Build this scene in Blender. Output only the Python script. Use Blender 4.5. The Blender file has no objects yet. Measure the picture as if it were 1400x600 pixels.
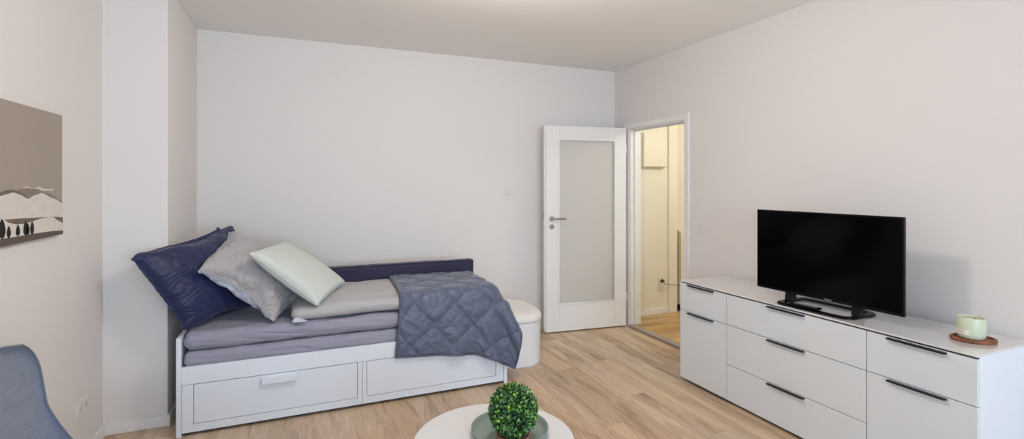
import bpy, bmesh, math, random
import numpy as np
from mathutils import Vector, Matrix, noise
random.seed(7)
PI = math.pi
SC = bpy.context.scene
COL = SC.collection
def R(d): return math.radians(d)
def lin(c):
    c /= 255.0
    return c/12.92 if c <= .04045 else ((c+.055)/1.055)**2.4
def rgb(r, g, b): return (lin(r), lin(g), lin(b), 1.0)

# ------------------------------------------------------------------ camera
cam_data = bpy.data.cameras.new('camera')
cam = bpy.data.objects.new('camera', cam_data); COL.objects.link(cam)
cam.location = (0, 0, 1.458)
cam.rotation_euler = (PI/2, 0, -0.3993)
cam_data.sensor_width = 36
cam_data.lens = 684.4/1400*36
cam_data.shift_y = -(300-250.3)/1400
cam_data.clip_start = 0.02
SC.camera = cam

# ------------------------------------------------------------------ world, light, exposure
SC.view_settings.view_transform = 'Standard'
SC.view_settings.look = 'None'
SC.view_settings.exposure = 0.0
SC.view_settings.gamma = 1.0
SC.view_settings.use_curve_mapping = False
W = bpy.data.worlds.new('daylight'); SC.world = W; W.use_nodes = True
bg = W.node_tree.nodes['Background']
bg.inputs['Color'].default_value = (0.90, 1.0, 1.0, 1)
bg.inputs['Strength'].default_value = 2.0
def area(name, loc, rot, sx, sy, power, col):
    l = bpy.data.lights.new(name, 'AREA'); l.shape = 'RECTANGLE'; l.size = sx; l.size_y = sy
    l.energy = power; l.color = col
    o = bpy.data.objects.new(name, l); COL.objects.link(o); o.location = loc; o.rotation_euler = rot
    return o
# daylight through the two windows behind the camera
area('window_daylight', (0.02, -3.32, 1.45), (R(90), 0, 0), 1.72, 1.6, 60, (0.53, 0.70, 0.93))
area('window_daylight', (2.02, -3.32, 1.45), (R(90), 0, 0), 1.72, 1.6, 60, (0.53, 0.70, 0.93))
# room ceiling lamp (its lamp body is built below) and the hall lamp
def point(name, loc, power, col, rad):
    l = bpy.data.lights.new(name, 'POINT'); l.energy = power; l.color = col; l.shadow_soft_size = rad
    o = bpy.data.objects.new(name, l); COL.objects.link(o); o.location = loc
    return o
point('room_lamp_light', (1.0, 2.1, 2.40), 39.5, (1.03, 0.915, 0.83), 0.11)
point('hall_lamp_light', (4.1, 3.2, 2.25), 34, (0.78, 0.787, 0.68), 0.12)

# ------------------------------------------------------------------ materials
def mat(name, col, rough=.5, metal=0, coat=0, spec=.5, bump=None, sheen=0, trans=0, ior=1.45, vary=None, emit=None):
    m = bpy.data.materials.new(name); m.use_nodes = True
    nt = m.node_tree; b = nt.nodes['Principled BSDF']
    b.inputs['Base Color'].default_value = col
    b.inputs['Roughness'].default_value = rough
    b.inputs['Metallic'].default_value = metal
    b.inputs['Coat Weight'].default_value = coat
    b.inputs['Coat Roughness'].default_value = .03
    b.inputs['Specular IOR Level'].default_value = spec
    b.inputs['Sheen Weight'].default_value = sheen
    b.inputs['Transmission Weight'].default_value = trans
    b.inputs['IOR'].default_value = ior
    tc = nt.nodes.new('ShaderNodeTexCoord')
    if vary:  # (scale, amount, stretch vector) : mottled colour of the stuff itself
        mp = nt.nodes.new('ShaderNodeMapping'); mp.inputs['Scale'].default_value = vary[2]
        nt.links.new(tc.outputs['Object'], mp.inputs['Vector'])
        n = nt.nodes.new('ShaderNodeTexNoise'); n.inputs['Scale'].default_value = vary[0]; n.inputs['Detail'].default_value = 5
        nt.links.new(mp.outputs['Vector'], n.inputs['Vector'])
        mx = nt.nodes.new('ShaderNodeMix'); mx.data_type = 'RGBA'
        a = vary[1]
        mx.inputs[6].default_value = tuple(c*(1-a) for c in col[:3])+(1,)
        mx.inputs[7].default_value = tuple(min(1, c*(1+a)) for c in col[:3])+(1,)
        nt.links.new(n.outputs['Fac'], mx.inputs[0]); nt.links.new(mx.outputs[2], b.inputs['Base Color'])
    if bump:  # (scale, strength, distance)
        n = nt.nodes.new('ShaderNodeTexNoise'); n.inputs['Scale'].default_value = bump[0]; n.inputs['Detail'].default_value = 3
        bp = nt.nodes.new('ShaderNodeBump'); bp.inputs['Strength'].default_value = bump[1]; bp.inputs['Distance'].default_value = bump[2]
        nt.links.new(tc.outputs['Object'], n.inputs['Vector']); nt.links.new(n.outputs['Fac'], bp.inputs['Height'])
        nt.links.new(bp.outputs['Normal'], b.inputs['Normal'])
    return m

M = {}
M['wall'] = mat('wall_paint', rgb(232, 228, 225), .9, spec=.2, bump=(90, .08, .002))
M['ceiling'] = mat('ceiling_paint', rgb(250, 247, 243), .95, spec=.1)
M['hallwall'] = mat('hall_paint', rgb(236, 229, 214), .9, spec=.2)
M['trimwhite'] = mat('trim_lacquer', rgb(238, 236, 234), .4, spec=.4)
M['door'] = mat('door_lacquer', rgb(238, 236, 234), .35, spec=.4)
M['bedwhite'] = mat('bed_foil', rgb(228, 234, 242), .35, spec=.4)
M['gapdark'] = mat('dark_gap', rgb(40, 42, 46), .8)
M['plastic'] = mat('white_plastic', rgb(228, 224, 219), .3)
M['hole'] = mat('socket_hole', rgb(120, 118, 116), .6)
M['frost'] = mat('frosted_glass', rgb(240, 236, 230), .55, trans=.35, spec=.4)
M['steel'] = mat('brushed_nickel', rgb(176, 165, 150), .32, metal=1)
M['gloss'] = mat('white_gloss_front', rgb(224, 229, 232), .08, coat=.6, spec=.5)
M['glasstop'] = mat('white_glass_top', rgb(226, 222, 220), .04, coat=1.0, spec=.6)
M['carcass'] = mat('white_carcass', rgb(232, 234, 238), .4)
M['blackmetal'] = mat('black_metal', rgb(22, 22, 24), .35, spec=.5)
M['tvblack'] = mat('tv_plastic', rgb(6, 6, 8), .25, spec=.3)
M['screen'] = mat('tv_screen', rgb(2, 2, 3), .10, spec=.12)
M['logo'] = mat('logo_grey', rgb(150, 150, 155), .4)
M['navy'] = mat('navy_satin', rgb(30, 38, 78), .45, sheen=.12, bump=(600, .1, .0005))
M['bolster'] = mat('navy_cover', rgb(38, 34, 64), .6, sheen=.1, bump=(600, .1, .0005))
M['sheet'] = mat('grey_sheet', rgb(150, 150, 166), .75, sheen=.15, bump=(700, .08, .0005))
M['duvet'] = mat('duvet_cotton', rgb(180, 179, 180), .8, sheen=.15, bump=(700, .08, .0005))
M['greycotton'] = mat('grey_cotton', rgb(176, 173, 175), .7, sheen=.2, bump=(700, .08, .0005))
M['palestrip'] = mat('pale_underside', rgb(196, 200, 212), .75)
M['mint'] = mat('mint_linen', rgb(206, 213, 207), .85, bump=(900, .35, .001), vary=(500, .06, (1, 1, 1)))
M['quilt'] = mat('slate_quilt', rgb(86, 95, 118), .42, sheen=.3, spec=.6, bump=(500, .1, .0005))
M['quiltedge'] = mat('quilt_binding', rgb(84, 90, 108), .55)
M['boucle'] = mat('white_upholstery', rgb(238, 234, 230), .85, bump=(300, .25, .001))
M['poufside'] = mat('white_side', rgb(236, 236, 238), .5)
M['tabletop'] = mat('table_lacquer', rgb(212, 212, 212), .35, spec=.4)
M['tray'] = mat('sage_tray', rgb(126, 142, 132), .35, spec=.5)
M['chairfab'] = mat('grey_upholstery', rgb(124, 131, 146), .9, sheen=.2, bump=(800, .3, .001), vary=(55, .32, (1, .22, 3.2)))
M['chairpipe'] = mat('grey_piping', rgb(122, 126, 136), .85)
M['woodleg'] = mat('oak_leg', rgb(176, 140, 100), .5)
M['candleglass'] = mat('pale_green_glass', rgb(230, 236, 208), .25, trans=.25, spec=.5)
M['wax'] = mat('green_wax', rgb(224, 232, 204), .5)
M['candlelabel'] = mat('cream_label', rgb(232, 226, 208), .6)
M['labelink'] = mat('label_ink', rgb(176, 164, 140), .6)
M['threshold'] = mat('threshold_metal', rgb(168, 156, 150), .4, metal=.2)
M['cable'] = mat('brown_cable', rgb(84, 72, 58), .5)
M['fusebox'] = mat('cream_metal_box', rgb(236, 228, 210), .45)
M['lampglass'] = mat('opal_lamp', rgb(240, 236, 228), .4)

def wood(name, dark, light, scale=(6, 60, 60), rough=.45):
    m = bpy.data.materials.new(name); m.use_nodes = True
    nt = m.node_tree; b = nt.nodes['Principled BSDF']; b.inputs['Roughness'].default_value = rough
    tc = nt.nodes.new('ShaderNodeTexCoord'); mp = nt.nodes.new('ShaderNodeMapping'); mp.inputs['Scale'].default_value = scale
    n = nt.nodes.new('ShaderNodeTexNoise'); n.inputs['Scale'].default_value = 1; n.inputs['Detail'].default_value = 6
    cr = nt.nodes.new('ShaderNodeValToRGB'); cr.color_ramp.elements[0].color = dark; cr.color_ramp.elements[1].color = light
    cr.color_ramp.elements[0].position = .35; cr.color_ramp.elements[1].position = .65
    nt.links.new(tc.outputs['Object'], mp.inputs['Vector']); nt.links.new(mp.outputs['Vector'], n.inputs['Vector'])
    nt.links.new(n.outputs['Fac'], cr.inputs['Fac']); nt.links.new(cr.outputs['Color'], b.inputs['Base Color'])
    return m
M['walnut'] = wood('walnut', rgb(88, 44, 26), rgb(160, 94, 56))
M['acacia'] = wood('acacia', rgb(122, 84, 62), rgb(196, 150, 122), (14, 60, 30))

def floor_mat(name, tint, along_x=False, sat=1.0):
    m = bpy.data.materials.new(name); m.use_nodes = True
    nt = m.node_tree; L = nt.links; N = nt.nodes
    b = N['Principled BSDF']; b.inputs['Roughness'].default_value = .38; b.inputs['Specular IOR Level'].default_value = .35
    def node(t, **k):
        n = N.new(t)
        for a, v in k.items(): setattr(n, a, v)
        return n
    def math_(op, a, bb=None, c=None):
        n = node('ShaderNodeMath', operation=op)
        for i, v in enumerate((a, bb, c)):
            if v is None: continue
            if isinstance(v, (int, float)): n.inputs[i].default_value = v
            else: L.new(v, n.inputs[i])
        return n.outputs[0]
    tc = node('ShaderNodeTexCoord'); sp = node('ShaderNodeSeparateXYZ'); L.new(tc.outputs['Object'], sp.inputs[0])
    U, V = (sp.outputs['Y'], sp.outputs['X']) if not along_x else (sp.outputs['X'], sp.outputs['Y'])
    PW, PL = .190, 1.285
    v = math_('DIVIDE', math_('ADD', V, 20.03), PW); row = math_('FLOOR', v); fv = math_('FRACT', v)
    wn = node('ShaderNodeTexWhiteNoise', noise_dimensions='1D'); L.new(row, wn.inputs['W'])
    u = math_('ADD', math_('DIVIDE', math_('ADD', U, 20.4), PL), wn.outputs['Value'])
    cell = math_('FLOOR', u); fu = math_('FRACT', u)
    cmb = node('ShaderNodeCombineXYZ'); L.new(row, cmb.inputs[0]); L.new(cell, cmb.inputs[1])
    wn2 = node('ShaderNodeTexWhiteNoise', noise_dimensions='3D'); L.new(cmb.outputs[0], wn2.inputs['Vector'])
    rnd = wn2.outputs['Value']
    # grain space, shifted per plank
    g = node('ShaderNodeCombineXYZ')
    L.new(math_('MULTIPLY', V, 9.0), g.inputs[0]); L.new(math_('MULTIPLY', U, 1.05), g.inputs[1]); L.new(math_('MULTIPLY', rnd, 37.0), g.inputs[2])
    n1 = node('ShaderNodeTexNoise'); n1.inputs['Scale'].default_value = 1.0; n1.inputs['Detail'].default_value = 3; n1.inputs['Distortion'].default_value = .6
    L.new(g.outputs[0], n1.inputs['Vector'])
    # cathedral rings out of a warped noise
    ring = math_('ABSOLUTE', math_('SUBTRACT', math_('FRACT', math_('MULTIPLY', n1.outputs['Fac'], 9.0)), .5))
    g2 = node('ShaderNodeCombineXYZ')
    L.new(math_('MULTIPLY', V, 120.0), g2.inputs[0]); L.new(math_('MULTIPLY', U, 5.0), g2.inputs[1]); L.new(math_('MULTIPLY', rnd, 11.0), g2.inputs[2])
    n2 = node('ShaderNodeTexNoise'); n2.inputs['Scale'].default_value = 1.0; n2.inputs['Detail'].default_value = 4
    L.new(g2.outputs[0], n2.inputs['Vector'])
    fac = math_('ADD', math_('ADD', math_('MULTIPLY', ring, .20), .045), math_('ADD', math_('MULTIPLY', n2.outputs['Fac'], .30), math_('MULTIPLY', n1.outputs['Fac'], .72)))
    cr = node('ShaderNodeValToRGB'); e = cr.color_ramp.elements
    e[0].position = .40; e[0].color = rgb(*tint[0]); e[1].position = .80; e[1].color = rgb(*tint[2])
    k = cr.color_ramp.elements.new(.58); k.color = rgb(*tint[1])
    L.new(fac, cr.inputs['Fac'])
    # plank to plank tone
    hsv = node('ShaderNodeHueSaturation'); L.new(cr.outputs['Color'], hsv.inputs['Color'])
    L.new(math_('ADD', math_('MULTIPLY', rnd, .16), .92), hsv.inputs['Value'])
    L.new(math_('ADD', math_('MULTIPLY', wn2.outputs['Color'], .3), .85*sat), hsv.inputs['Saturation'])
    # knots
    g3 = node('ShaderNodeCombineXYZ'); L.new(math_('MULTIPLY', V, 5.2), g3.inputs[0]); L.new(math_('MULTIPLY', U, 2.1), g3.inputs[1])
    vo = node('ShaderNodeTexVoronoi'); vo.inputs['Scale'].default_value = 1.0; L.new(g3.outputs[0], vo.inputs['Vector'])
    kn = math_('SUBTRACT', 1.0, math_('MINIMUM', math_('DIVIDE', vo.outputs['Distance'], .16), 1.0))
    kn = math_('MULTIPLY', kn, .22)
    mx = node('ShaderNodeMix', data_type='RGBA'); L.new(kn, mx.inputs[0]); L.new(hsv.outputs[0], mx.inputs[6]); mx.inputs[7].default_value = rgb(96, 70, 52)
    # joints
    dv = math_('MULTIPLY', math_('MINIMUM', fv, math_('SUBTRACT', 1.0, fv)), PW)
    du = math_('MULTIPLY', math_('MINIMUM', fu, math_('SUBTRACT', 1.0, fu)), PL)
    j = math_('LESS_THAN', math_('MINIMUM', dv, du), .0009)
    mj = node('ShaderNodeMix', data_type='RGBA'); L.new(math_('MULTIPLY', j, .38), mj.inputs[0]); L.new(mx.outputs[2], mj.inputs[6]); mj.inputs[7].default_value = rgb(110, 88, 70)
    L.new(mj.outputs[2], b.inputs['Base Color'])
    bp = node('ShaderNodeBump'); bp.inputs['Strength'].default_value = .12; bp.inputs['Distance'].default_value = .001
    L.new(n2.outputs['Fac'], bp.inputs['Height']); L.new(bp.outputs['Normal'], b.inputs['Normal'])
    return m
M['floor'] = floor_mat('oak_planks', ((156, 130, 106), (194, 168, 140), (218, 196, 170)))
M['floorhall'] = floor_mat('hall_oak_planks', ((150, 116, 74), (190, 154, 104), (212, 178, 128)), True)

# ------------------------------------------------------------------ mesh helpers
M['glasstop'].node_tree.nodes['Principled BSDF'].inputs['Coat IOR'].default_value = 1.75
def NB(): return bmesh.new()
def box(bm, x0, x1, y0, y1, z0, z1, mtx=None):
    r = bmesh.ops.create_cube(bm, size=1)
    s = Matrix.Diagonal((x1-x0, y1-y0, z1-z0, 1))
    t = Matrix.Translation(((x0+x1)/2, (y0+y1)/2, (z0+z1)/2))
    m = t @ s
    if mtx is not None: m = mtx @ m
    bmesh.ops.transform(bm, matrix=m, verts=r['verts'])
    return r['verts']
def cyl(bm, p0, p1, r0, r1=None, seg=24, cap=True):
    p0 = Vector(p0); p1 = Vector(p1); d = p1-p0
    r = bmesh.ops.create_cone(bm, cap_ends=cap, segments=seg, radius1=r0, radius2=r0 if r1 is None else r1, depth=d.length)
    q = Vector((0, 0, 1)).rotation_difference(d.normalized()).to_matrix().to_4x4()
    bmesh.ops.transform(bm, matrix=Matrix.Translation((p0+p1)/2) @ q, verts=r['verts'])
    return r['verts']
def lathe(bm, prof, c, seg=64):
    rings = []
    for (r, z) in prof:
        if r < 1e-6: rings.append([bm.verts.new((c[0], c[1], c[2]+z))])
        else: rings.append([bm.verts.new((c[0]+r*math.cos(2*PI*i/seg), c[1]+r*math.sin(2*PI*i/seg), c[2]+z)) for i in range(seg)])
    for a, b in zip(rings, rings[1:]):
        for i in range(seg):
            j = (i+1) % seg
            if len(a) == 1 and len(b) == 1: continue
            if len(a) == 1: bm.faces.new((a[0], b[i], b[j]))
            elif len(b) == 1: bm.faces.new((a[i], b[0], a[j]))
            else: bm.faces.new((a[i], b[i], b[j], a[j]))
def prism(bm, pts, z0, z1):
    a = [bm.verts.new((x, y, z0)) for x, y in pts]; b = [bm.verts.new((x, y, z1)) for x, y in pts]
    n = len(pts)
    for i in range(n): bm.faces.new((a[i], a[(i+1) % n], b[(i+1) % n], b[i]))
    bm.faces.new(list(reversed(a))); bm.faces.new(b)
def tube(bm, pts, r, seg=10, closed=False):
    pts = [Vector(p) for p in pts]; n = len(pts); rings = []
    up = Vector((0, 0, 1)); prev = None
    for i, p in enumerate(pts):
        if closed: t = pts[(i+1) % n]-pts[i-1]
        else: t = pts[min(i+1, n-1)]-pts[max(i-1, 0)]
        t.normalize()
        if prev is None:
            a = t.cross(up)
            if a.length < 1e-3: a = t.cross(Vector((1, 0, 0)))
        else: a = prev - t*prev.dot(t)
        a.normalize(); prev = a; b = t.cross(a)
        rings.append([bm.verts.new(p + (a*math.cos(2*PI*k/seg)+b*math.sin(2*PI*k/seg))*r) for k in range(seg)])
    m = n if closed else n-1
    for i in range(m):
        A, B = rings[i], rings[(i+1) % n]
        for k in range(seg): bm.faces.new((A[k], A[(k+1) % seg], B[(k+1) % seg], B[k]))
    if not closed:
        bm.faces.new(list(reversed(rings[0]))); bm.faces.new(rings[-1])
def catmull(pts, n=8):
    P = [Vector(p) for p in pts]; P = [P[0]*2-P[1]]+P+[P[-1]*2-P[-2]]; out = []
    for i in range(1, len(P)-2):
        for k in range(n):
            t = k/n
            out.append(.5*((2*P[i])+(P[i+1]-P[i-1])*t+(2*P[i-1]-5*P[i]+4*P[i+1]-P[i+2])*t*t+(3*P[i]-P[i-1]-3*P[i+1]+P[i+2])*t**3))
    out.append(P[-2]); return out
ORG = {}
def obj(name, bm, m, parent=None, smooth=False, bevel=0, seg=2, mods=None, origin=None):
    """one mesh object; geometry is given in world space; children share the origin of their parent"""
    bmesh.ops.recalc_face_normals(bm, faces=bm.faces)
    if parent is not None: o0 = ORG[parent.name]
    elif origin is not None: o0 = Vector(origin)
    else:
        co = [v.co for v in bm.verts]
        o0 = Vector(((min(c.x for c in co)+max(c.x for c in co))/2, (min(c.y for c in co)+max(c.y for c in co))/2, min(c.z for c in co)))
    bmesh.ops.translate(bm, verts=bm.verts, vec=-o0)
    me = bpy.data.meshes.new(name); bm.to_mesh(me); bm.free()
    for mm in (m if isinstance(m, (list, tuple)) else [m]): me.materials.append(mm)
    if smooth:
        for p in me.polygons: p.use_smooth = True
    o = bpy.data.objects.new(name, me); COL.objects.link(o)
    if parent is not None: o.parent = parent
    else: o.location = o0
    ORG[o.name] = o0
    if bevel:
        b = o.modifiers.new('bevel', 'BEVEL'); b.width = bevel; b.segments = seg; b.limit_method = 'ANGLE'; b.angle_limit = R(40)
        for p in me.polygons: p.use_smooth = True
        w = o.modifiers.new('wn', 'WEIGHTED_NORMAL'); w.keep_sharp = True
    return o
def thing(name, label, cat, loc, group=None):
    o = bpy.data.objects.new(name, None); COL.objects.link(o); o.location = loc; o.empty_display_size = .05
    o['label'] = label; o['category'] = cat
    if group: o['group'] = group
    ORG[o.name] = Vector(loc); return o
def tag(o, label, cat, group=None):
    o['label'] = label; o['category'] = cat
    if group: o['group'] = group
    return o
def struct(o): o['kind'] = 'structure'; return o
def bbox(x0, x1, y0, y1, z0, z1, mtx=None):
    bm = NB(); box(bm, x0, x1, y0, y1, z0, z1, mtx); return bm

# ------------------------------------------------------------------ the setting
XL, XP, YP, XR, YB, CH = -1.053, -.738, 3.585, 3.09, 4.50, 2.645   # left wall, pier face side, pier front, right wall, back wall, ceiling
YN = -3.3; XR2 = 3.215; HX = 5.0; HF = .018
D0, D1, DT = 3.438, 4.235, 2.01                                    # doorway
bm = NB(); prism(bm, [(XL-.2, YN-.2), (XR2, YN-.2), (XR2, YB+.2), (XL-.2, YB+.2)], -.08, 0)
struct(obj('floor', bm, M['floor'], origin=(0, 0, 0)))
bm = NB(); prism(bm, [(XL-.2, YN-.2), (XR2, YN-.2), (XR2, YB+.2), (XL-.2, YB+.2)], CH, CH+.1)
struct(obj('ceiling', bm, M['ceiling']))
bm = NB(); prism(bm, [(XL-.15, YN), (XL, YN), (XL, YP), (XP, YP), (XP, YB+.1), (XL-.15, YB+.1)], 0, CH)
struct(obj('wall_left', bm, M['wall'], bevel=.006))
struct(obj('wall_back', bbox(XP, XR, YB, YB+.1, 0, CH), M['wall']))
bm = NB()
box(bm, XR, XR2, YN, D0, 0, CH); box(bm, XR, XR2, D1, YB+.1, 0, CH); box(bm, XR, XR2, D0, D1, DT, CH)
struct(obj('wall_right', bm, M['wall']))
# wall behind the camera with two windows
bm = NB(); ws = [(-.85, .9), (1.15, 2.9)]; z0, z1 = .65, 2.25
xs = [XL-.15, -.85, .9, 1.15, 2.9, XR2]
box(bm, xs[0], xs[1], YN-.15, YN, 0, CH); box(bm, xs[2], xs[3], YN-.15, YN, 0, CH); box(bm, xs[4], xs[5], YN-.15, YN, 0, CH)
for a, b in ws: box(bm, a, b, YN-.15, YN, 0, z0); box(bm, a, b, YN-.15, YN, z1, CH)
struct(obj('wall_front', bm, M['wall']))
for i, (a, b) in enumerate(ws):
    bm = NB(); y0, y1 = YN-.10, YN-.05; f = .06
    box(bm, a, b, y0, y1, z0, z0+f); box(bm, a, b, y0, y1, z1-f, z1)
    box(bm, a, a+f, y0, y1, z0+f, z1-f); box(bm, b-f, b, y0, y1, z0+f, z1-f); box(bm, (a+b)/2-.035, (a+b)/2+.035, y0, y1, z0+f, z1-f)
    struct(obj('window_%d' % (i+1), bm, M['trimwhite'], bevel=.004))
def skirt(name, pts, h=.066, t=.014, parts=None):
    bm = NB()
    for (x0, x1, y0, y1) in pts: box(bm, x0, x1, y0, y1, 0 if name != 'hall' else HF, h)
    struct(obj(name, bm, M['trimwhite'], bevel=.003))
t = .014
skirt('baseboard_left', [(XL, XL+t, YN, YP-t), (XL, XP+t, YP-t, YP), (XP, XP+t, YP, YB)])
skirt('baseboard_back', [(XP+t, XR, YB-t, YB)])
skirt('baseboard_right', [(XR-t, XR, YN, 3.388), (XR-t, XR, 4.292, YB-t)])

# hallway behind the doorway
HY = 4.455
bm = NB(); prism(bm, [(XR2, 1.9), (HX, 1.9), (HX, 5.2), (XR2, 5.2)], -.08, HF); box(bm, XR+.035, XR2, D0, D1, 0, HF)
struct(obj('floor', bm, M['floorhall'], origin=(0, 0, 0)))
struct(obj('ceiling', bbox(XR2, HX, 1.9, 5.2, 2.5, 2.6), M['ceiling']))
bm = NB(); prism(bm, [(XR2, HY), (3.76, HY), (3.76, HY-.022), (3.875, HY-.022), (3.875, 4.62), (HX, 4.62), (HX, 4.8), (XR2, 4.8)], HF, 2.5)
struct(obj('wall_hall', bm, M['hallwall'], bevel=.003))
struct(obj('wall_hall', bbox(HX, HX+.1, 1.9, 4.62, HF, 2.5), M['hallwall']))
struct(obj('wall_hall', bbox(XR2, HX, 1.8, 1.9, HF, 2.5), M['hallwall']))
bm = NB(); box(bm, XR2, 3.76, HY-.013, HY, HF, .085)
struct(obj('baseboard_hall', bm, M['trimwhite'], bevel=.003))
# doorway casing and lining
bm = NB(); c0 = XR-.012
for (y0, y1, za, zb) in ((3.388, D0, 0, 2.066), (D1, 4.290, 0, 2.066), (D0, D1, DT, 2.066)): box(bm, c0, XR, y0, y1, za, zb)
for (y0, y1, za, zb) in ((3.383, 3.395, 0, 2.072), (4.283, 4.295, 0, 2.072), (3.395, 4.283, 2.060, 2.072)): box(bm, c0-.006, XR, y0, y1, za, zb)
struct(obj('trim_1', bm, M['trimwhite'], bevel=.002))
bm = NB(); tl = .012
box(bm, XR, XR2+.005, D0, D0+tl, 0, DT); box(bm, XR, XR2+.005, D1-tl, D1, 0, DT); box(bm, XR, XR2+.005, D0+tl, D1-tl, DT-tl, DT)
box(bm, XR+.045, XR+.07, D1-tl-.012, D1-tl, 0, DT-tl); box(bm, XR+.045, XR+.07, D0+tl, D0+tl+.012, 0, DT-tl); box(bm, XR+.045, XR+.07, D0+tl, D1-tl, DT-tl-.012, DT-tl)
struct(obj('trim_2', bm, M['trimwhite'], bevel=.002))
bm = NB(); box(bm, XR-.03, XR+.045, D0+tl, D1-tl, 0, HF+.006)
struct(obj('trim_3', bm, M['threshold'], bevel=.005, seg=3))

# ------------------------------------------------------------------ the open door
PH = Vector((3.052, 4.262, 0)); ang = math.atan2(4.352-4.262, 2.185-3.052)     # leaf runs from the hinge to its free edge
DW = math.hypot(3.052-2.185, .09)
MD = Matrix.Translation(PH) @ Matrix.Rotation(ang, 4, 'Z')      # local x along leaf, local +y = towards the camera? (checked: -y is back wall)
door = bpy.data.objects.new('door_1', None); COL.objects.link(door); door.location = PH; ORG[door.name] = PH; struct(door)
tag(door, 'white interior door with frosted glass panel standing open against the back wall', 'door')
# local frame: x from hinge to free edge, y>0 faces the camera side
s_ = 1
def DB(x0, x1, y0, y1, z0, z1): 
    return (x0, x1, y0, y1, z0, z1, MD)
g0, g1, gz0, gz1 = .125, .735, .275, 1.885
ZB, ZT = .012, 2.018
bm = NB(); T0, T1 = -.02, .02
for a in ((0, g0), (g1, DW)): box(bm, *DB(a[0], a[1], T0, T1, ZB, ZT))
box(bm, *DB(g0, g1, T0, T1, ZB, gz0)); box(bm, *DB(g0, g1, T0, T1, gz1, ZT))
box(bm, *DB(DW-.001, DW+.012, T0-.0, T0+.024, ZB+.01, ZT)); 
leaf = obj('door_leaf', bm, M['door'], door, bevel=.002)
bm = NB()
for (x0, x1, za, zb) in ((g0-.008, g0+.008, gz0-.008, gz1+.008), (g1-.008, g1+.008, gz0-.008, gz1+.008), (g0+.008, g1-.008, gz0-.008, gz0+.008), (g0+.008, g1-.008, gz1-.008, gz1+.008)):
    box(bm, *DB(x0, x1, .0205, .0235, za, zb)); 
obj('glazing_bead', bm, M['door'], door, bevel=.0015)
obj('glass_pane', bbox(*DB(g0, g1, -.004, .004, gz0, gz1)), M['frost'], door)
def dl(x, y, z): return MD @ Vector((x, y, z))
hx, hz = DW-.062, 1.112
for side in (1, -1):
    bm = NB(); y = .020*side
    cyl(bm, dl(hx, y, hz), dl(hx, y+.009*side, hz), .026, .025, 32)
    cyl(bm, dl(hx, y+.009*side, hz), dl(hx, y+.05*side, hz), .0095, None, 16)
    tube(bm, catmull([dl(hx+.004, y+.048*side, hz), dl(hx-.02, y+.052*side, hz), dl(hx-.06, y+.052*side, hz), dl(hx-.128, y+.052*side, hz)], 4), .0095, 14)
    obj('door_handle', bm, M['steel'], door, smooth=False, bevel=.002)
    bm = NB(); cyl(bm, dl(hx, y, hz-.078), dl(hx, y+.008*side, hz-.078), .026, .025, 32)
    e = obj('key_rosette', bm, M['steel'], door, bevel=.002)
    bm = NB(); cyl(bm, dl(hx, y+.008*side, hz-.072), dl(hx, y+.0088*side, hz-.072), .006, None, 16); box(bm, *DB(hx-.003, hx+.003, min(y+.008*side, y+.0088*side), max(y+.008*side, y+.0088*side), hz-.09, hz-.074))
    obj('keyhole', bm, M['gapdark'], e)
bm = NB(); box(bm, *DB(DW+.0115, DW+.0135, T0+.002, T0+.02, hz-.0, hz+.07)); obj('latch_plate', bm, M['steel'], door)
for z in (.26, 1.76):
    bm = NB(); cyl(bm, dl(-.012, .0, z), dl(-.012, .0, z+.085), .0075, None, 16); box(bm, *DB(-.012, .01, -.003, .003, z+.005, z+.08))
    obj('hinge', bm, M['trimwhite'], door, bevel=.001)

# ------------------------------------------------------------------ wall fittings
def rocker(name, label, c, axis, s=.082):
    """flat square rocker switch on a wall; axis = outward normal"""
    x, y, z = c; h = s/2
    t = thing(name, label, 'switch', c)
    def B(a, d0, d1, dz=None):
        dz = a if dz is None else dz
        return bbox(x-a, x+a, y-d1, y-d0, z-dz, z+dz) if axis == 'y' else bbox(x-d1, x-d0, y-a, y+a, z-dz, z+dz)
    obj('frame', B(h, 0, .009), M['plastic'], t, bevel=.003, seg=3)
    obj('rocker', B(h*.68, .009, .013), M['plastic'], t, bevel=.0015)
    return t
rocker('light_switch', 'small white square switch on the back wall left of the door', (1.862, YB, 1.388), 'y')
rocker('light_switch', 'white square light switch on the right wall beside the doorway', (XR, 3.245, 1.082), 'x')
def socket(name, label, c, axis, n=2, vert=False):
    x, y, z = c
    t = thing(name, label, 'socket', c)
    L = .081+.071*(n-1); a, b = (L/2, .0405) if not vert else (.0405, L/2)
    def P(u, d, w):
        return Vector((x+d, y+u, z+w)) if axis == '+x' else Vector((x+u, y-d, z+w))
    def B(u0, u1, w0, w1, d0, d1):
        p, q = P(u0, d0, w0), P(u1, d1, w1)
        return bbox(min(p.x, q.x), max(p.x, q.x), min(p.y, q.y), max(p.y, q.y), min(p.z, q.z), max(p.z, q.z))
    obj('frame', B(-a, a, -b, b, 0, .010), M['plastic'], t, bevel=.003, seg=3)
    for k in range(n):
        o_ = (k-(n-1)/2)*.071; uu, ww = (o_, 0) if not vert else (0, o_)
        bm = NB(); cyl(bm, P(uu, .009, ww), P(uu, .0125, ww), .0275, .0265, 32)
        i_ = obj('insert', bm, M['plastic'], t, bevel=.001)
        bm = NB(); cyl(bm, P(uu, .0124, ww), P(uu, .0128, ww), .0205, None, 32)
        w_ = obj('well', bm, mat('socket_well', rgb(214, 211, 208), .5), i_)
        bm = NB()
        for sg in (-1, 1): cyl(bm, P(uu+.0095*sg, .0127, ww), P(uu+.0095*sg, .0132, ww), .0028, None, 12)
        obj('contact_hole', bm, M['hole'], i_)
    return t
socket('wall_socket', 'white double wall socket low on the left wall behind the grey armchair', (XL, 3.262, .298), '+x')
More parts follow.
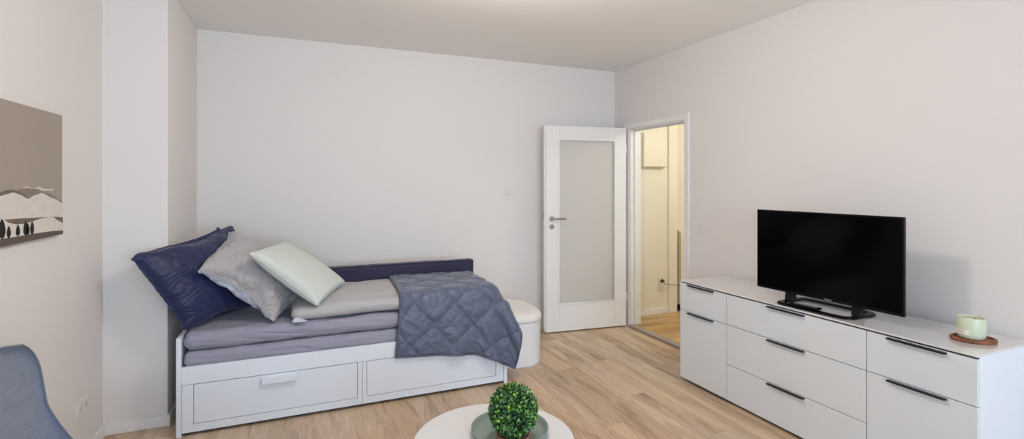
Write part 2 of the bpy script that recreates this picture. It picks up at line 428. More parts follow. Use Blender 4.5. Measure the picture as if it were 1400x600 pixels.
hs = socket('wall_socket', 'white double wall socket in the hallway with a brown cable plugged in', (3.665, HY, .345), '-y', 2, True)
# plug and cable
t = thing('power_cable', 'thin brown cable plugged into the hallway socket and running right', 'cable', (3.665, HY, .40))
bm = NB(); cyl(bm, (3.665, HY-.013, .382), (3.665, HY-.045, .385), .019, .014, 20); cyl(bm, (3.665, HY-.045, .385), (3.66, HY-.055, .375), .012, .005, 16)
obj('plug', bm, M['cable'], t, bevel=.002)
bm = NB(); tube(bm, catmull([(3.66, HY-.055, .377), (3.672, HY-.075, .358), (3.72, HY-.11, .352), (3.80, HY-.13, .342), (3.9, HY-.16, .315), (4.05, HY-.2, .23), (4.25, HY-.22, .09), (4.4, HY-.25, HF+.006), (4.7, HY-.3, HF+.006)], 8), .0035, 8)
obj('cord', bm, M['cable'], t, smooth=True)
# fuse box
t = thing('fuse_box', 'cream metal fuse box high on the hallway wall', 'fuse box', (3.545, HY, 1.63))
obj('housing', bbox(3.388, 3.70, HY-.052, HY, 1.632, 2.0), M['fusebox'], t, bevel=.003)
d = obj('box_door', bbox(3.392, 3.697, HY-.060, HY-.0525, 1.640, 1.993), M['fusebox'], t, bevel=.002)
bm = NB(); cyl(bm, (3.675, HY-.060, 1.79), (3.675, HY-.066, 1.79), .010, None, 20); obj('lock_knob', bm, M['fusebox'], d, bevel=.001)
# low white cabinet beyond the hall corner
t = thing('hall_cabinet', 'narrow waist high white cabinet at the end of the hallway', 'cabinet', (4.08, 4.5, HF))
obj('body', bbox(3.93, 4.43, 4.46, 4.615, .09, .92), M['fusebox'], t, bevel=.003)
obj('plinth', bbox(3.94, 4.42, 4.48, 4.61, HF, .09), M['gapdark'], t)
d = obj('cabinet_door', bbox(3.933, 4.427, 4.442, 4.459, .095, .915), M['fusebox'], t, bevel=.002)
bm = NB(); cyl(bm, (4.38, 4.442, .7), (4.38, 4.42, .7), .012, .014, 20); obj('knob', bm, M['steel'], d)
# lamps
def lamp(label, c, r):
    t = thing('ceiling_lamp', label, 'lamp', c)
    bm = NB(); lathe(bm, [(0, 0), (.06, 0), (.06, -.03), (0, -.03)], c, 32); obj('canopy', bm, M['trimwhite'], t, smooth=False, bevel=.002)
    bm = NB(); lathe(bm, [(.012, -.03), (.012, -.07)], c, 16); obj('stem', bm, M['steel'], t)
    bm = NB(); lathe(bm, [(.02, -.07), (r, -.075), (r*.98, -.082), (.02, -.078)], c, 48); obj('shade', bm, M['lampglass'], t, smooth=True)
lamp('white ceiling lamp in the middle of the room above the table', (1.0, 2.1, CH), .12)

lamp('white ceiling lamp in the hallway', (4.1, 3.2, 2.5), .12)

# ------------------------------------------------------------------ wall picture
PX = XL+.022
t = thing('wall_picture', 'canvas print of pale hills and dark trees on the left wall', 'picture', (XL, 2.6, 1.219))
Y0, Y1 = 2.05, 2.985; Z0, Z1 = 1.219, 1.775
obj('canvas', bbox(XL+.001, PX, Y0, Y1, Z0, Z1), mat('canvas_sepia', rgb(168, 157, 145), .8, vary=(3, .07, (1, 1, 1)), bump=(900, .2, .0005)), t, bevel=.0015)
def art(name, pts, m, dx):
    bm = NB(); x = PX+.0005+dx*.0004
    a = [bm.verts.new((x, y, z)) for y, z in pts]; bm.faces.new(a)
    bmesh.ops.triangulate(bm, faces=bm.faces)
    return obj(name, bm, m, t)
def ridge(top, low, jag=.0012, seed=0):
    """polyline along the wall, roughened a little, closed along the line low(y)"""
    out = []
    for (ya, za), (yb, zb) in zip(top, top[1:]):
        n = max(2, int((yb-ya)/.008))
        for i in range(n):
            f = i/n; f2 = f*f*(3-2*f); y = ya+(yb-ya)*f
            out.append((y, za+(zb-za)*(.5*f+.5*f2)+jag*noise.noise(Vector((y*60, seed, 0)))))
    out.append(top[-1])
    lo = low if callable(low) else (lambda y: low)
    return out+[(y, lo(y)) for y, _ in reversed(out)]
E0, E1 = Y0+.001, Y1-.001
mA = mat('art_far_ridge', rgb(118, 106, 95), .85, vary=(18, .15, (1, 1, 3))); mA2 = mat('art_far_slope', rgb(142, 129, 117), .85, vary=(18, .15, (1, 1, 3)))
mB = mat('art_pale_hill', rgb(222, 215, 206), .85, vary=(12, .13, (1, 1, 3)))
mC = mat('art_mid_ridge', rgb(116, 103, 93), .85, vary=(25, .15, (1, 1, 5))); mD = mat('art_ground', rgb(100, 87, 79), .85, vary=(20, .25, (1, 1, 6))); mE = mat('art_tree', rgb(30, 27, 25), .85)
mF = mat('art_mist', rgb(214, 206, 196), .85)
art('far_peaks', ridge([(2.62, 1.437), (2.655, 1.446), (2.69, 1.438), (2.73, 1.4385), (2.757, 1.443), (2.80, 1.434), (2.86, 1.432), (2.88, 1.434), (2.90, 1.428)], 1.425), mF, 0)
art('far_slope', ridge([(E0, 1.40), (2.3, 1.41), (2.559, 1.430), (2.655, 1.4385), (2.735, 1.434), (2.835, 1.414), (E1, 1.374)], 1.34, .002, 3), mA2, 1)
art('far_ridge', ridge([(E0, 1.405), (2.2, 1.425), (2.35, 1.41), (2.455, 1.423), (2.495, 1.431), (2.532, 1.433), (2.592, 1.424), (2.68, 1.396), (2.74, 1.37)], 1.35, .002, 5), mA, 2)
art('pale_hills', ridge([(E0, 1.39), (2.2, 1.415), (2.33, 1.39), (2.455, 1.410), (2.495, 1.416), (2.548, 1.422), (2.597, 1.412), (2.661, 1.394), (2.716, 1.407), (2.781, 1.416), (2.87, 1.393), (E1, 1.366)], 1.30, .0018, 9), mB, 3)
art('middle_ridge', ridge([(E0, 1.322), (2.455, 1.320), (2.559, 1.319), (2.735, 1.312), (2.884, 1.306), (E1, 1.299)], 1.25, .0008, 2), mC, 4)
art('snow_field', ridge([(E0, 1.31), (2.3, 1.325), (2.455, 1.321), (2.48, 1.318), (2.521, 1.304), (2.57, 1.296), (2.626, 1.294), (2.691, 1.299), (2.781, 1.307), (2.835, 1.3075), (2.884, 1.304), (2.943, 1.283), (E1, 1.270)], 1.235, .001, 4), mB, 5)
art('foreground', ridge([(E0, 1.250), (2.455, 1.250), (2.559, 1.248), (2.704, 1.247), (2.835, 1.244), (E1, 1.237)], 1.2195, .0012, 6), mD, 6)
def tree(y, w, h, z):
    L = []; n = 14
    for i in range(n+1):
        f_ = i/n; ww = w/2*(math.sin(PI*min(1, f_*.86+.14))**.7)*(1-f_*.3)*(1+.22*noise.noise(Vector((y*50, i*1.3, 0))))
        L.append((ww, z+.006+(h-.006)*f_))
    L[0] = (.0025, z+.006); L[-1] = (0.0008, z+h)
    return [(y+.0025, z)]+[(y+a, b) for a, b in L]+[(y-a, b) for a, b in reversed(L)]+[(y-.0025, z)]
for (y, w, h, z) in ((2.462, .055, .078, 1.247), (2.510, .034, .048, 1.246), (2.577, .034, .050, 1.245), (2.637, .040, .060, 1.245), (2.655, .030, .052, 1.244), (2.690, .036, .058, 1.243), (2.36, .05, .07, 1.247), (2.25, .04, .06, 1.247)):
    art('painted_tree', tree(y, w, h, z), mE, 7)

# ------------------------------------------------------------------ sideboard
SX, S0, S1, SZ = 2.605, 1.172, 2.948, .738
ycols = [2.948, 2.509, 1.617, 1.172]
t = thing('sideboard', 'long white high gloss sideboard with black bar handles on the right wall', 'sideboard', (2.83, 2.06, 0))
obj('carcass', bbox(SX+.02, 3.05, S0, S1, .035, .728), M['carcass'], t, bevel=.001)
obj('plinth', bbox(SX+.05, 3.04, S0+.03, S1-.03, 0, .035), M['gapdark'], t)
obj('reveal', bbox(SX+.012, SX+.02, S0+.004, S1-.004, .04, .728), M['gapdark'], t)
obj('glass_top', bbox(SX-.003, 3.052, S0-.002, S1+.002, .7285, .738), M['glasstop'], t, bevel=.0012)
g = .0018; zt = .7215
rows = {0: [('drawer', .52, zt), ('cabinet_door', .02, .52)], 1: [('drawer', .52, zt), ('drawer', .257, .52), ('drawer', .02, .257)], 2: [('drawer', .52, zt), ('cabinet_door', .02, .52)]}
hy = {0: (2.860, 2.622), 1: (2.187, 1.950), 2: (1.515, 1.278)}
for c in range(3):
    for (nm, za, zb) in rows[c]:
        ya, yb = ycols[c+1]+g, ycols[c]-g
        if c == 2: ya = S0-.001
        if c == 0: yb = S1+.001
        f = obj(nm, bbox(SX, SX+.016, ya, yb, za+g, zb-g), M['gloss'], t, bevel=.001)
        a, b = hy[c]; bm = NB(); z = zb+(-.004 if zb < .7 else .0)
        box(bm, SX-.020, SX+.004, b, a, zb-.0075, zb-.0045); box(bm, SX-.022, SX-.0195, b, a, zb-.0115, zb-.0045); box(bm, SX-.0025, SX-.0003, b, a, zb-.015, zb-.0045)
        obj('bar_handle', bm, M['blackmetal'], f, bevel=.0006)

# ------------------------------------------------------------------ television
A = Vector((2.719, 2.367, .792)); Bv = Vector((2.752, 1.528, .792))
dv = (A-Bv); TW = dv.length; angt = math.atan2(dv.y, dv.x)
MT = Matrix.Translation(Bv) @ Matrix.Rotation(angt, 4, 'Z')       # local x along the screen bottom (far end +), local y+ = towards the room
TH_ = .497
t = thing('television', 'black flat screen television standing on the sideboard', 'television', (2.75, 1.95, .738))
obj('bezel', bbox(0, TW, -.018, 0, 0, TH_, MT), M['tvblack'], t, bevel=.003)
obj('screen', bbox(.009, TW-.009, .0002, .0010, .016, TH_-.009, MT), M['screen'], t)
bm = NB(); box(bm, .08, TW-.08, -.045, -.018, .03, TH_-.14, MT); box(bm, .01, TW-.01, -.03, -.018, .005, .16, MT)
obj('rear_housing', bm, M['tvblack'], t, bevel=.006)
# maker's mark, too small in the photograph to read
bm = NB(); xc = TW*.475
for k, (w, h) in enumerate(((.006, .006), (.005, .007), (.006, .005), (.007, .006), (.005, .005))):
    box(bm, xc-k*.0085-w, xc-k*.0085, .0, .0014, .0055, .0055+h, MT)
obj('maker_mark', bm, M['logo'], t)
# stand : open loop foot with two risers
def tl_(x, y, z): return MT @ Vector((x, y, z-.792))
bm = NB()
loop = []
ya_, yb_ = -.15, .095; rr = .045
xa, xb = TW/2-.205, TW/2+.205
for (cx, cy, a0) in ((xb-rr, yb_-rr, 0), (xa+rr, yb_-rr, 90), (xa+rr, ya_+rr, 180), (xb-rr, ya_+rr, 270)):
    for k in range(7):
        a = R(a0+k*15); loop.append((cx+rr*math.cos(a), cy+rr*math.sin(a)))
n = len(loop); rings = []
for i, (x, y) in enumerate(loop):
    px, py = loop[i-1]; nx, ny = loop[(i+1) % n]
    tx, ty = nx-px, ny-py; l = math.hypot(tx, ty); ox, oy = ty/l, -tx/l
    wd = .019
    rings.append([tl_(x+ox*wd, y+oy*wd, .7385), tl_(x+ox*wd, y+oy*wd, .746), tl_(x+ox*wd*.6, y+oy*wd*.6, .751), tl_(x-ox*wd*.6, y-oy*wd*.6, .751), tl_(x-ox*wd, y-oy*wd, .746), tl_(x-ox*wd, y-oy*wd, .7385)])
vr = [[bm.verts.new(p) for p in r_] for r_ in rings]
for i in range(n):
    a, b = vr[i], vr[(i+1) % n]
    for k in range(6): bm.faces.new((a[k], a[(k+1) % 6], b[(k+1) % 6], b[k]))
obj('stand_foot', bm, M['tvblack'], t, bevel=.001)
for x in (xa+.01, xb-.01):
    bm = NB(); vs = [tl_(x-.022, -.03, .746), tl_(x+.022, -.03, .746), tl_(x+.022, .012, .746), tl_(x-.022, .012, .746)]
    vt = [tl_(x-.03, -.03, .80), tl_(x+.03, -.03, .80), tl_(x+.03, -.004, .80), tl_(x-.03, -.004, .80)]
    a = [bm.verts.new(p) for p in vs]; b = [bm.verts.new(p) for p in vt]
    for k in range(4): bm.faces.new((a[k], a[(k+1) % 4], b[(k+1) % 4], b[k]))
    bm.faces.new(a[::-1]); bm.faces.new(b)
    obj('riser', bm, M['tvblack'], t, bevel=.002)
# remote control lying on the foot of the stand
t2 = thing('remote_control', 'slim black remote control lying across the television foot', 'remote control', tuple(tl_(TW/2+.03, .09, .752)))
MR = MT @ Matrix.Translation((TW/2+.03, .094, -.0395)) @ Matrix.Rotation(R(2), 4, 'Z')
obj('body', bbox(-.085, .085, -.019, .019, 0, .014, MR), M['tvblack'], t2, bevel=.004, seg=3)
bm = NB()
for i in range(9):
    for j in range(3): box(bm, -.068+i*.015, -.060+i*.015, -.0125+j*.0095, -.0065+j*.0095, .0138, .0152, MR)
o_ = obj('keypad', bm, M['logo'], t2)

# ------------------------------------------------------------------ candle on its board
cb = Vector((2.835, 1.290, .738))
MO = Matrix.Translation(cb) @ Matrix.Rotation(R(-38), 4, 'Z')
def board():
    bm = NB(); seg = 72
    def ring(a, b, z): return [bm.verts.new(MO @ Vector((a*math.cos(2*PI*i/seg), b*math.sin(2*PI*i/seg), z))) for i in range(seg)]
    prof = [(.0, 0), (-.004, 0), (0, .004), (0, .014), (-.003, .017), (-.010, .017), (-.013, .014), (-.014, .010)]
    A_, B_ = .086, .066
    rs = [ring(A_+o, B_+o, z) for o, z in prof[1:]]
    for a, b in zip(rs, rs[1:]):
        for i in range(seg): bm.faces.new((a[i], a[(i+1) % seg], b[(i+1) % seg], b[i]))
    bm.faces.new(rs[0][::-1]); bm.faces.new(rs[-1])
    return bm
brd = obj('wooden_coaster', board(), M['walnut'], origin=tuple(cb), bevel=.0008)
tag(brd, 'dark brown oval wooden coaster with raised rim under the candle', 'coaster')
cc = MO @ Vector((-.008, 0, .0102))
t = thing('candle', 'pale green glass jar candle standing on the oval wooden coaster', 'candle', tuple(cc))
cr_ = .0525; chh = .098
bm = NB(); lathe(bm, [(0, 0), (.036, 0), (.045, .004), (.0505, .014), (cr_, .030), (cr_, chh-.002), (cr_-.001, chh), (cr_-.003, chh), (cr_-.0035, chh-.002), (cr_-.0035, .03), (.047, .016), (.039, .008), (0, .007)], cc, 72)
obj('glass_jar', bm, M['candleglass'], t, smooth=True)
bm = NB(); lathe(bm, [(0, .008), (.040, .0085), (.0465, .0165), (cr_-.004, .031), (cr_-.004, .088), (0, .088)], cc, 48); w_ = obj('wax', bm, M['wax'], t, smooth=True)
bm = NB()
bm.free()
for k in range(3):
    bm = NB(); a = k*2.1; p = cc+Vector((.02*math.cos(a), .02*math.sin(a), .088)); cyl(bm, p, p+Vector((0, 0, .008)), .0012, None, 8)
    obj('wick', bm, M['gapdark'], w_)
def arcpatch(bm, r, a0, a1, z0, z1, n=16):
    prev = None
    for i in range(n+1):
        a = a0+(a1-a0)*i/n
        p = [bm.verts.new((cc.x+r*math.cos(a), cc.y+r*math.sin(a), cc.z+z)) for z in (z0, z1)]
        if prev: bm.faces.new((prev[0], p[0], p[1], prev[1]))
        prev = p
aL = math.atan2(-cc.y, -cc.x)
bm = NB(); arcpatch(bm, cr_+.0004, aL-1.35, aL-.15, .022, .044); lb = obj('paper_label', bm, M['candlelabel'], t)
bm = NB()
for z in (.0375, .0335, .0295): arcpatch(bm, cr_+.0007, aL-1.1, aL-.5, z, z+.0012, 8)
obj('label_print', bm, M['labelink'], lb)

# ------------------------------------------------------------------ round coffee table, tray, boxwood ball
TC = Vector((.704, 1.849, 0)); TR = .317; TZ = .45
def round_table(label, c, r, z, ang0):
    t = thing('coffee_table', label, 'table', (c[0], c[1], 0))
    bm = NB(); lathe(bm, [(0, z-.018), (r-.012, z-.018), (r-.002, z-.012), (r, z-.005), (r-.001, z-.001), (r-.004, z), (0, z)], (c[0], c[1], 0), 128)
    obj('tabletop', bm, M['tabletop'], t, smooth=False, bevel=.0)
    for p in bpy.data.objects[-1:] if False else []: pass
    for k in range(3):
        a = ang0+k*2*PI/3
        bm = NB(); cyl(bm, (c[0]+(r*.82)*math.cos(a), c[1]+(r*.82)*math.sin(a), 0), (c[0]+r*.55*math.cos(a), c[1]+r*.55*math.sin(a), z-.018), .011, .018, 20)
        obj('leg', bm, M['woodleg'], t, smooth=True)
round_table('round white coffee table carrying the green tray and boxwood ball', TC, TR, TZ, .3)
round_table('lower round pale side table tucked beside the larger coffee table', (.335, 1.915, 0), .225, .375, 1.2)
tc_ = Vector((.776, 1.862, TZ))
bm = NB(); lathe(bm, [(0, 0), (.128, 0), (.140, .003), (.148, .010), (.155, .026), (.156, .030), (.1545, .032), (.151, .031), (.145, .018), (.138, .010), (.128, .0075), (0, .0075)], tc_, 96)
tag(obj('round_tray', bm, M['tray'], smooth=True), 'shallow round sage green tray on the white coffee table', 'tray')
bc = Vector((.771, 1.815, TZ+.0075))
bm = NB(); rings = []
seg = 56
prof = [(.055, 0), (.064, .003), (.069, .010), (.0705, .0165), (.067, .018), (.062, .016), (.058, .0125)]
rs = []
for (r, z) in prof: rs.append([bm.verts.new((bc.x+r*math.cos(2*PI*i/seg)*(1+.03*math.sin(4*PI*i/seg)), bc.y+r*math.sin(2*PI*i/seg), bc.z+z)) for i in range(seg)])
for a, b in zip(rs, rs[1:]):
    for i in range(seg): bm.faces.new((a[i], a[(i+1) % seg], b[(i+1) % seg], b[i]))
bm.faces.new(rs[0][::-1]); bm.faces.new(rs[-1])
tag(obj('wooden_saucer', bm, M['acacia'], smooth=True), 'small reddish wooden saucer under the boxwood ball in the green tray', 'saucer')
ball_c = bc+Vector((.0, .0, .0128+.0935)); BR_ = .093
def leafmat():
    m = bpy.data.materials.new('boxwood_leaf'); m.use_nodes = True; nt = m.node_tree; b = nt.nodes['Principled BSDF']
    at = nt.nodes.new('ShaderNodeAttribute'); at.attribute_name = 'leafcol'
    nt.links.new(at.outputs['Color'], b.inputs['Base Color']); b.inputs['Roughness'].default_value = .35; return m
t = thing('boxwood_ball', 'round artificial boxwood ball of small green leaves on the saucer', 'plant', tuple(bc+Vector((0, 0, .0128))))
bm = NB(); bmesh.ops.create_icosphere(bm, subdivisions=4, radius=BR_*.86)
for v in bm.verts: v.co = v.co*(1+.04*noise.noise(v.co*60)); v.co.z *= 1.03
bmesh.ops.translate(bm, verts=bm.verts, vec=ball_c)
obj('core', bm, mat('ball_core', rgb(22, 40, 20), .9), t, smooth=True)
bm = NB(); cl = bm.loops.layers.float_color.new('leafcol')
rng = random.Random(5); NL = 2300
pal = [(38, 74, 34), (54, 104, 40), (84, 138, 52), (120, 168, 66), (150, 190, 84), (62, 110, 70), (40, 78, 58), (92, 140, 96)]
for i in range(NL):
    z = 1-2*(i+.5)/NL; a = i*2.39996; r_ = math.sqrt(1-z*z)
    nrm = Vector((r_*math.cos(a), r_*math.sin(a), z))
    clump = noise.noise(nrm*9)
    rad = BR_*(.90+.07*rng.random()+.05*clump)
    p = ball_c+Vector((nrm.x, nrm.y, nrm.z*1.05))*rad
    d = (nrm*.55+Vector((rng.gauss(0, .6), rng.gauss(0, .6), rng.gauss(0, .6)+.15))).normalized()
    w = d.cross(nrm+Vector((rng.gauss(0, .4), rng.gauss(0, .4), rng.gauss(0, .4))))
    if w.length < .05: continue
    w.normalize(); up = w.cross(d); ln = rng.uniform(.010, .0155); wd = ln*.33
    pts = [p, p+d*ln*.3+w*wd+up*.001, p+d*ln*.75+w*wd*.85+up*.001, p+d*ln, p+d*ln*.75-w*wd*.85+up*.001, p+d*ln*.3-w*wd+up*.001]
    vs = [bm.verts.new(q) for q in pts]
    f1 = bm.faces.new((vs[0], vs[1], vs[2], vs[3])); f2 = bm.faces.new((vs[0], vs[3], vs[4], vs[5]))
    c = pal[min(7, max(0, int(rng.random()*8)))]; k = rng.uniform(.8, 1.15)
    col = (lin(c[0])*k, lin(c[1])*k, lin(c[2])*k, 1)
    for f in (f1, f2):
        for l in f.loops: l[cl] = col
o = obj('leaves', bm, leafmat(), t)

# ------------------------------------------------------------------ day bed
BX0, BX1, BF, BBK = -.657, 1.388, 3.380, 4.240
t = bed = thing('day_bed', 'white wooden day bed with two large under-bed drawers along the back wall', 'bed', ((BX0+BX1)/2, 3.8, 0))
obj('side_panel', bbox(BX0, BX0+.025, BF, BBK, 0, .568), M['bedwhite'], t, bevel=.002)
obj('side_panel', bbox(BX1-.025, BX1, BF, BBK, 0, .568), M['bedwhite'], t, bevel=.002)
obj('back_panel', bbox(BX0+.025, BX1-.025, BBK-.02, BBK, .02, .568), M['bedwhite'], t, bevel=.002)
DY = BF+.004
xa0, xa1, xb0, xb1 = -.570, .337, .400, 1.300; dz0, dz1 = .066, .296
bm = NB()
box(bm, BX0+.025, BX1-.025, DY, DY+.02, dz1+.0, .398)
obj('front_rail', bm, M['bedwhite'], t, bevel=.001)
obj('slat_base', bbox(BX0+.03, BX1-.03, BF+.03, BBK-.03, .33, .38), M['bedwhite'], t)
for (x0, x1, f0, f1, hnd) in ((xa0, xa1, BX0+.027, .3675, True), (xb0, xb1, .3695, BX1-.027, False)):
    # drawer front: flat frame with an inset panel divided from it by a fine shadow groove
    bm = NB(); zb, ztp = .019, dz1+.0
    box(bm, f0, x0-.0025, DY, DY+.018, zb, .294); box(bm, x1+.0025, f1, DY, DY+.018, zb, .294); box(bm, x0-.0025, x1+.0025, DY, DY+.018, zb, dz0-.0025)
    f = obj('drawer', bm, M['bedwhite'], t, bevel=.001)
    obj('inset_panel', bbox(x0, x1, DY+.002, DY+.017, dz0, .292), M['bedwhite'], f, bevel=.0015)
    obj('groove', bbox(f0+.002, f1-.002, DY+.0185, DY+.03, .022, .32), M['gapdark'], f)
    xc = (x0+x1)/2; bm = NB()
    box(bm, xc-.1, xc+.1, DY-.024, DY-.017, .243, .278); box(bm, xc-.1, xc+.1, DY-.017, DY+.002, .271, .278); 
    if hnd: obj('drawer_handle', bm, M['bedwhite'], f, bevel=.0015)

def fbm(p, o=4):
    s = 0; a = 1
    for _ in range(o): s += a*noise.noise(p); p = p*2.03; a *= .5
    return s
def grid_faces(bm, V, nu, nv):
    for i in range(nu-1):
        for j in range(nv-1): bm.faces.new((V[i][j], V[i+1][j], V[i+1][j+1], V[i][j+1]))
# soft slab: superellipsoid-like box cushion
def slab(x0, x1, y0, y1, z0, z1, rad, nx, ny, nz, disp):
    """box with rounded edges as a displaced grid: disp(p, n) -> offset along n"""
    bm = NB(); c = Vector(((x0+x1)/2, (y0+y1)/2, (z0+z1)/2)); h = Vector(((x1-x0)/2, (y1-y0)/2, (z1-z0)/2))
    cache = {}
    def vert(p):
        k = (round(p.x, 5), round(p.y, 5), round(p.z, 5))
        if k in cache: return cache[k]
        q = Vector((max(-h.x+rad, min(h.x-rad, p.x)), max(-h.y+rad, min(h.y-rad, p.y)), max(-h.z+rad, min(h.z-rad, p.z))))
        d = p-q; n = d.normalized() if d.length > 1e-9 else Vector((0, 0, 1))
        w = q+n*rad+c
        w = w+n*disp(w, n)
        cache[k] = bm.verts.new(w); return cache[k]
    def lins(a, n):  # denser at the rounded ends
        return [-a+2*a*i/n for i in range(n+1)]
    X, Yy, Z = lins(h.x, nx), lins(h.y, ny), lins(h.z, nz)
    for s in (-1, 1):
        for A_, B_, f in ((X, Yy, lambda a, b: Vector((a, b, s*h.z))), (X, Z, lambda a, b: Vector((a, s*h.y, b))), (Yy, Z, lambda a, b: Vector((s*h.x, a, b)))):
            for i in range(len(A_)-1):
                for j in range(len(B_)-1):
                    vs = [vert(f(A_[i], B_[j])), vert(f(A_[i+1], B_[j])), vert(f(A_[i+1], B_[j+1])), vert(f(A_[i], B_[j+1]))]
                    vs2 = []
                    for v in vs:
                        if v not in vs2: vs2.append(v)
                    if len(vs2) >= 3:
                        try: bm.faces.new(vs2)
                        except ValueError: pass
    return bm
def mdisp(seed, amp):
    def f(p, n):
        side = 1-abs(n.z)
        a = .006*noise.noise(Vector((p.x*2.2, p.y*2, seed)))
        # long sheet creases
        a += amp*side*noise.noise(Vector((p.x*5+p.z*7, p.z*30, seed+3)))
        a += amp*.6*(1-side)*noise.noise(Vector((p.x*6+p.y*4, p.y*14-p.x*5, seed+7)))
        cv = noise.noise(Vector((p.x*2.2+p.z*4, p.z*17+p.x*1.3+p.y*3, seed+11)))
        a -= amp*1.5*side*math.exp(-abs(cv)/.09)*max(0, min(1, .4+2*noise.noise(Vector((p.x*2, p.z*4, seed+5)))))
        cv = noise.noise(Vector((p.x*3+p.y*5, p.y*6-p.x*2, seed+31)))
        a -= amp*.9*(1-side)*math.exp(-abs(cv)/.06)
        return a
    return f
m1 = obj('mattress', slab(BX0+.028, BX1-.028, BF+.010, BBK-.022, .381, .478, .035, 400, 90, 24, mdisp(1, .007)), M['sheet'], smooth=True)
tag(m1, 'lower grey sheeted mattress of the day bed lying inside the frame', 'mattress')
m2 = obj('mattress', slab(BX0+.028, BX1-.028, BF+.012, BBK-.022, .479, .588, .045, 400, 90, 28, mdisp(9, .009)), M['sheet'], smooth=True)
tag(m2, 'upper grey sheeted mattress of the day bed under the duvet and pillows', 'mattress')
# long navy bolster at the back
def bdisp(p, n): return .006*noise.noise(Vector((p.x*3, p.z*5, 2)))+.003*noise.noise(Vector((p.x*14, p.z*6, 5)))
bm = slab(-.60, 1.375, 4.105, 4.205, .588, .800, .014, 160, 8, 16, bdisp)
bol = obj('back_cushion', bm, M['bolster'], smooth=True)
tag(bol, 'long narrow navy back cushion standing along the rear edge of the bed', 'cushion')
bm = NB()
for z in (.797,): tube(bm, catmull([(-.59, 4.107, z), (.4, 4.105, z+.002), (1.0, 4.103, z+.003), (1.372, 4.105, z)], 10), .003, 8)
obj('piping', bm, M['bolster'], bol, smooth=True)

# duvet
def ddisp(p, n):
    a = .014*noise.noise(Vector((p.x*2.3, p.y*2.8, 4)))
    a += .006*noise.noise(Vector((p.x*5+p.y*9, p.y*22-p.x*8, 4)))*max(0, n.z)
    a += .008*noise.noise(Vector((p.x*6, p.z*12, 14)))*(1-abs(n.z))
    cv = noise.noise(Vector((p.x*2.5+.6*noise.noise(p*3), p.y*7+p.z*6, 24)))
    a -= .007*math.exp(-abs(cv)/.07)*max(0, min(1, .4+2*noise.noise(Vector((p.x*3, p.y*3, 9)))))
    return a
DX0, DX1 = -.055, 1.335
dv_ = slab(DX0, DX1, BF+.022, 4.095, .592, .700, .052, 260, 140, 22, ddisp)
for v in dv_.verts:   # softer towards the front edge and near end
    f = max(0, 1-(v.co.y-BF)/.22); z = v.co.z
    if z > .6: v.co.z = .592+(z-.592)*(1-.16*f)
    g_ = max(0, 1-(v.co.x-DX0)/.3)
    if z > .6: v.co.z = .592+(v.co.z-.592)*(1-.22*g_)
duv = obj('duvet', dv_, M['duvet'], smooth=True)
tag(duv, 'folded light grey duvet lying flat over the middle of the bed', 'duvet')
bm = NB(); pts = [(DX0+.012, BF+.012, .592), (DX0+.10, BF+.008, .5935), (DX0+.03, BF+.03, .625), (DX0+.004, BF+.03, .60)]
vs = [bm.verts.new(p) for p in pts]; vs2 = [bm.verts.new((p[0], p[1]-.003, p[2])) for p in pts]
bm.faces.new(vs); bm.faces.new(vs2[::-1])
for i in range(4): bm.faces.new((vs[i], vs[(i+1) % 4], vs2[(i+1) % 4], vs2[i]))
tab = obj('turned_corner', bm, M['palestrip'], duv); tab['label'] = 'pale turned corner of the duvet cover'

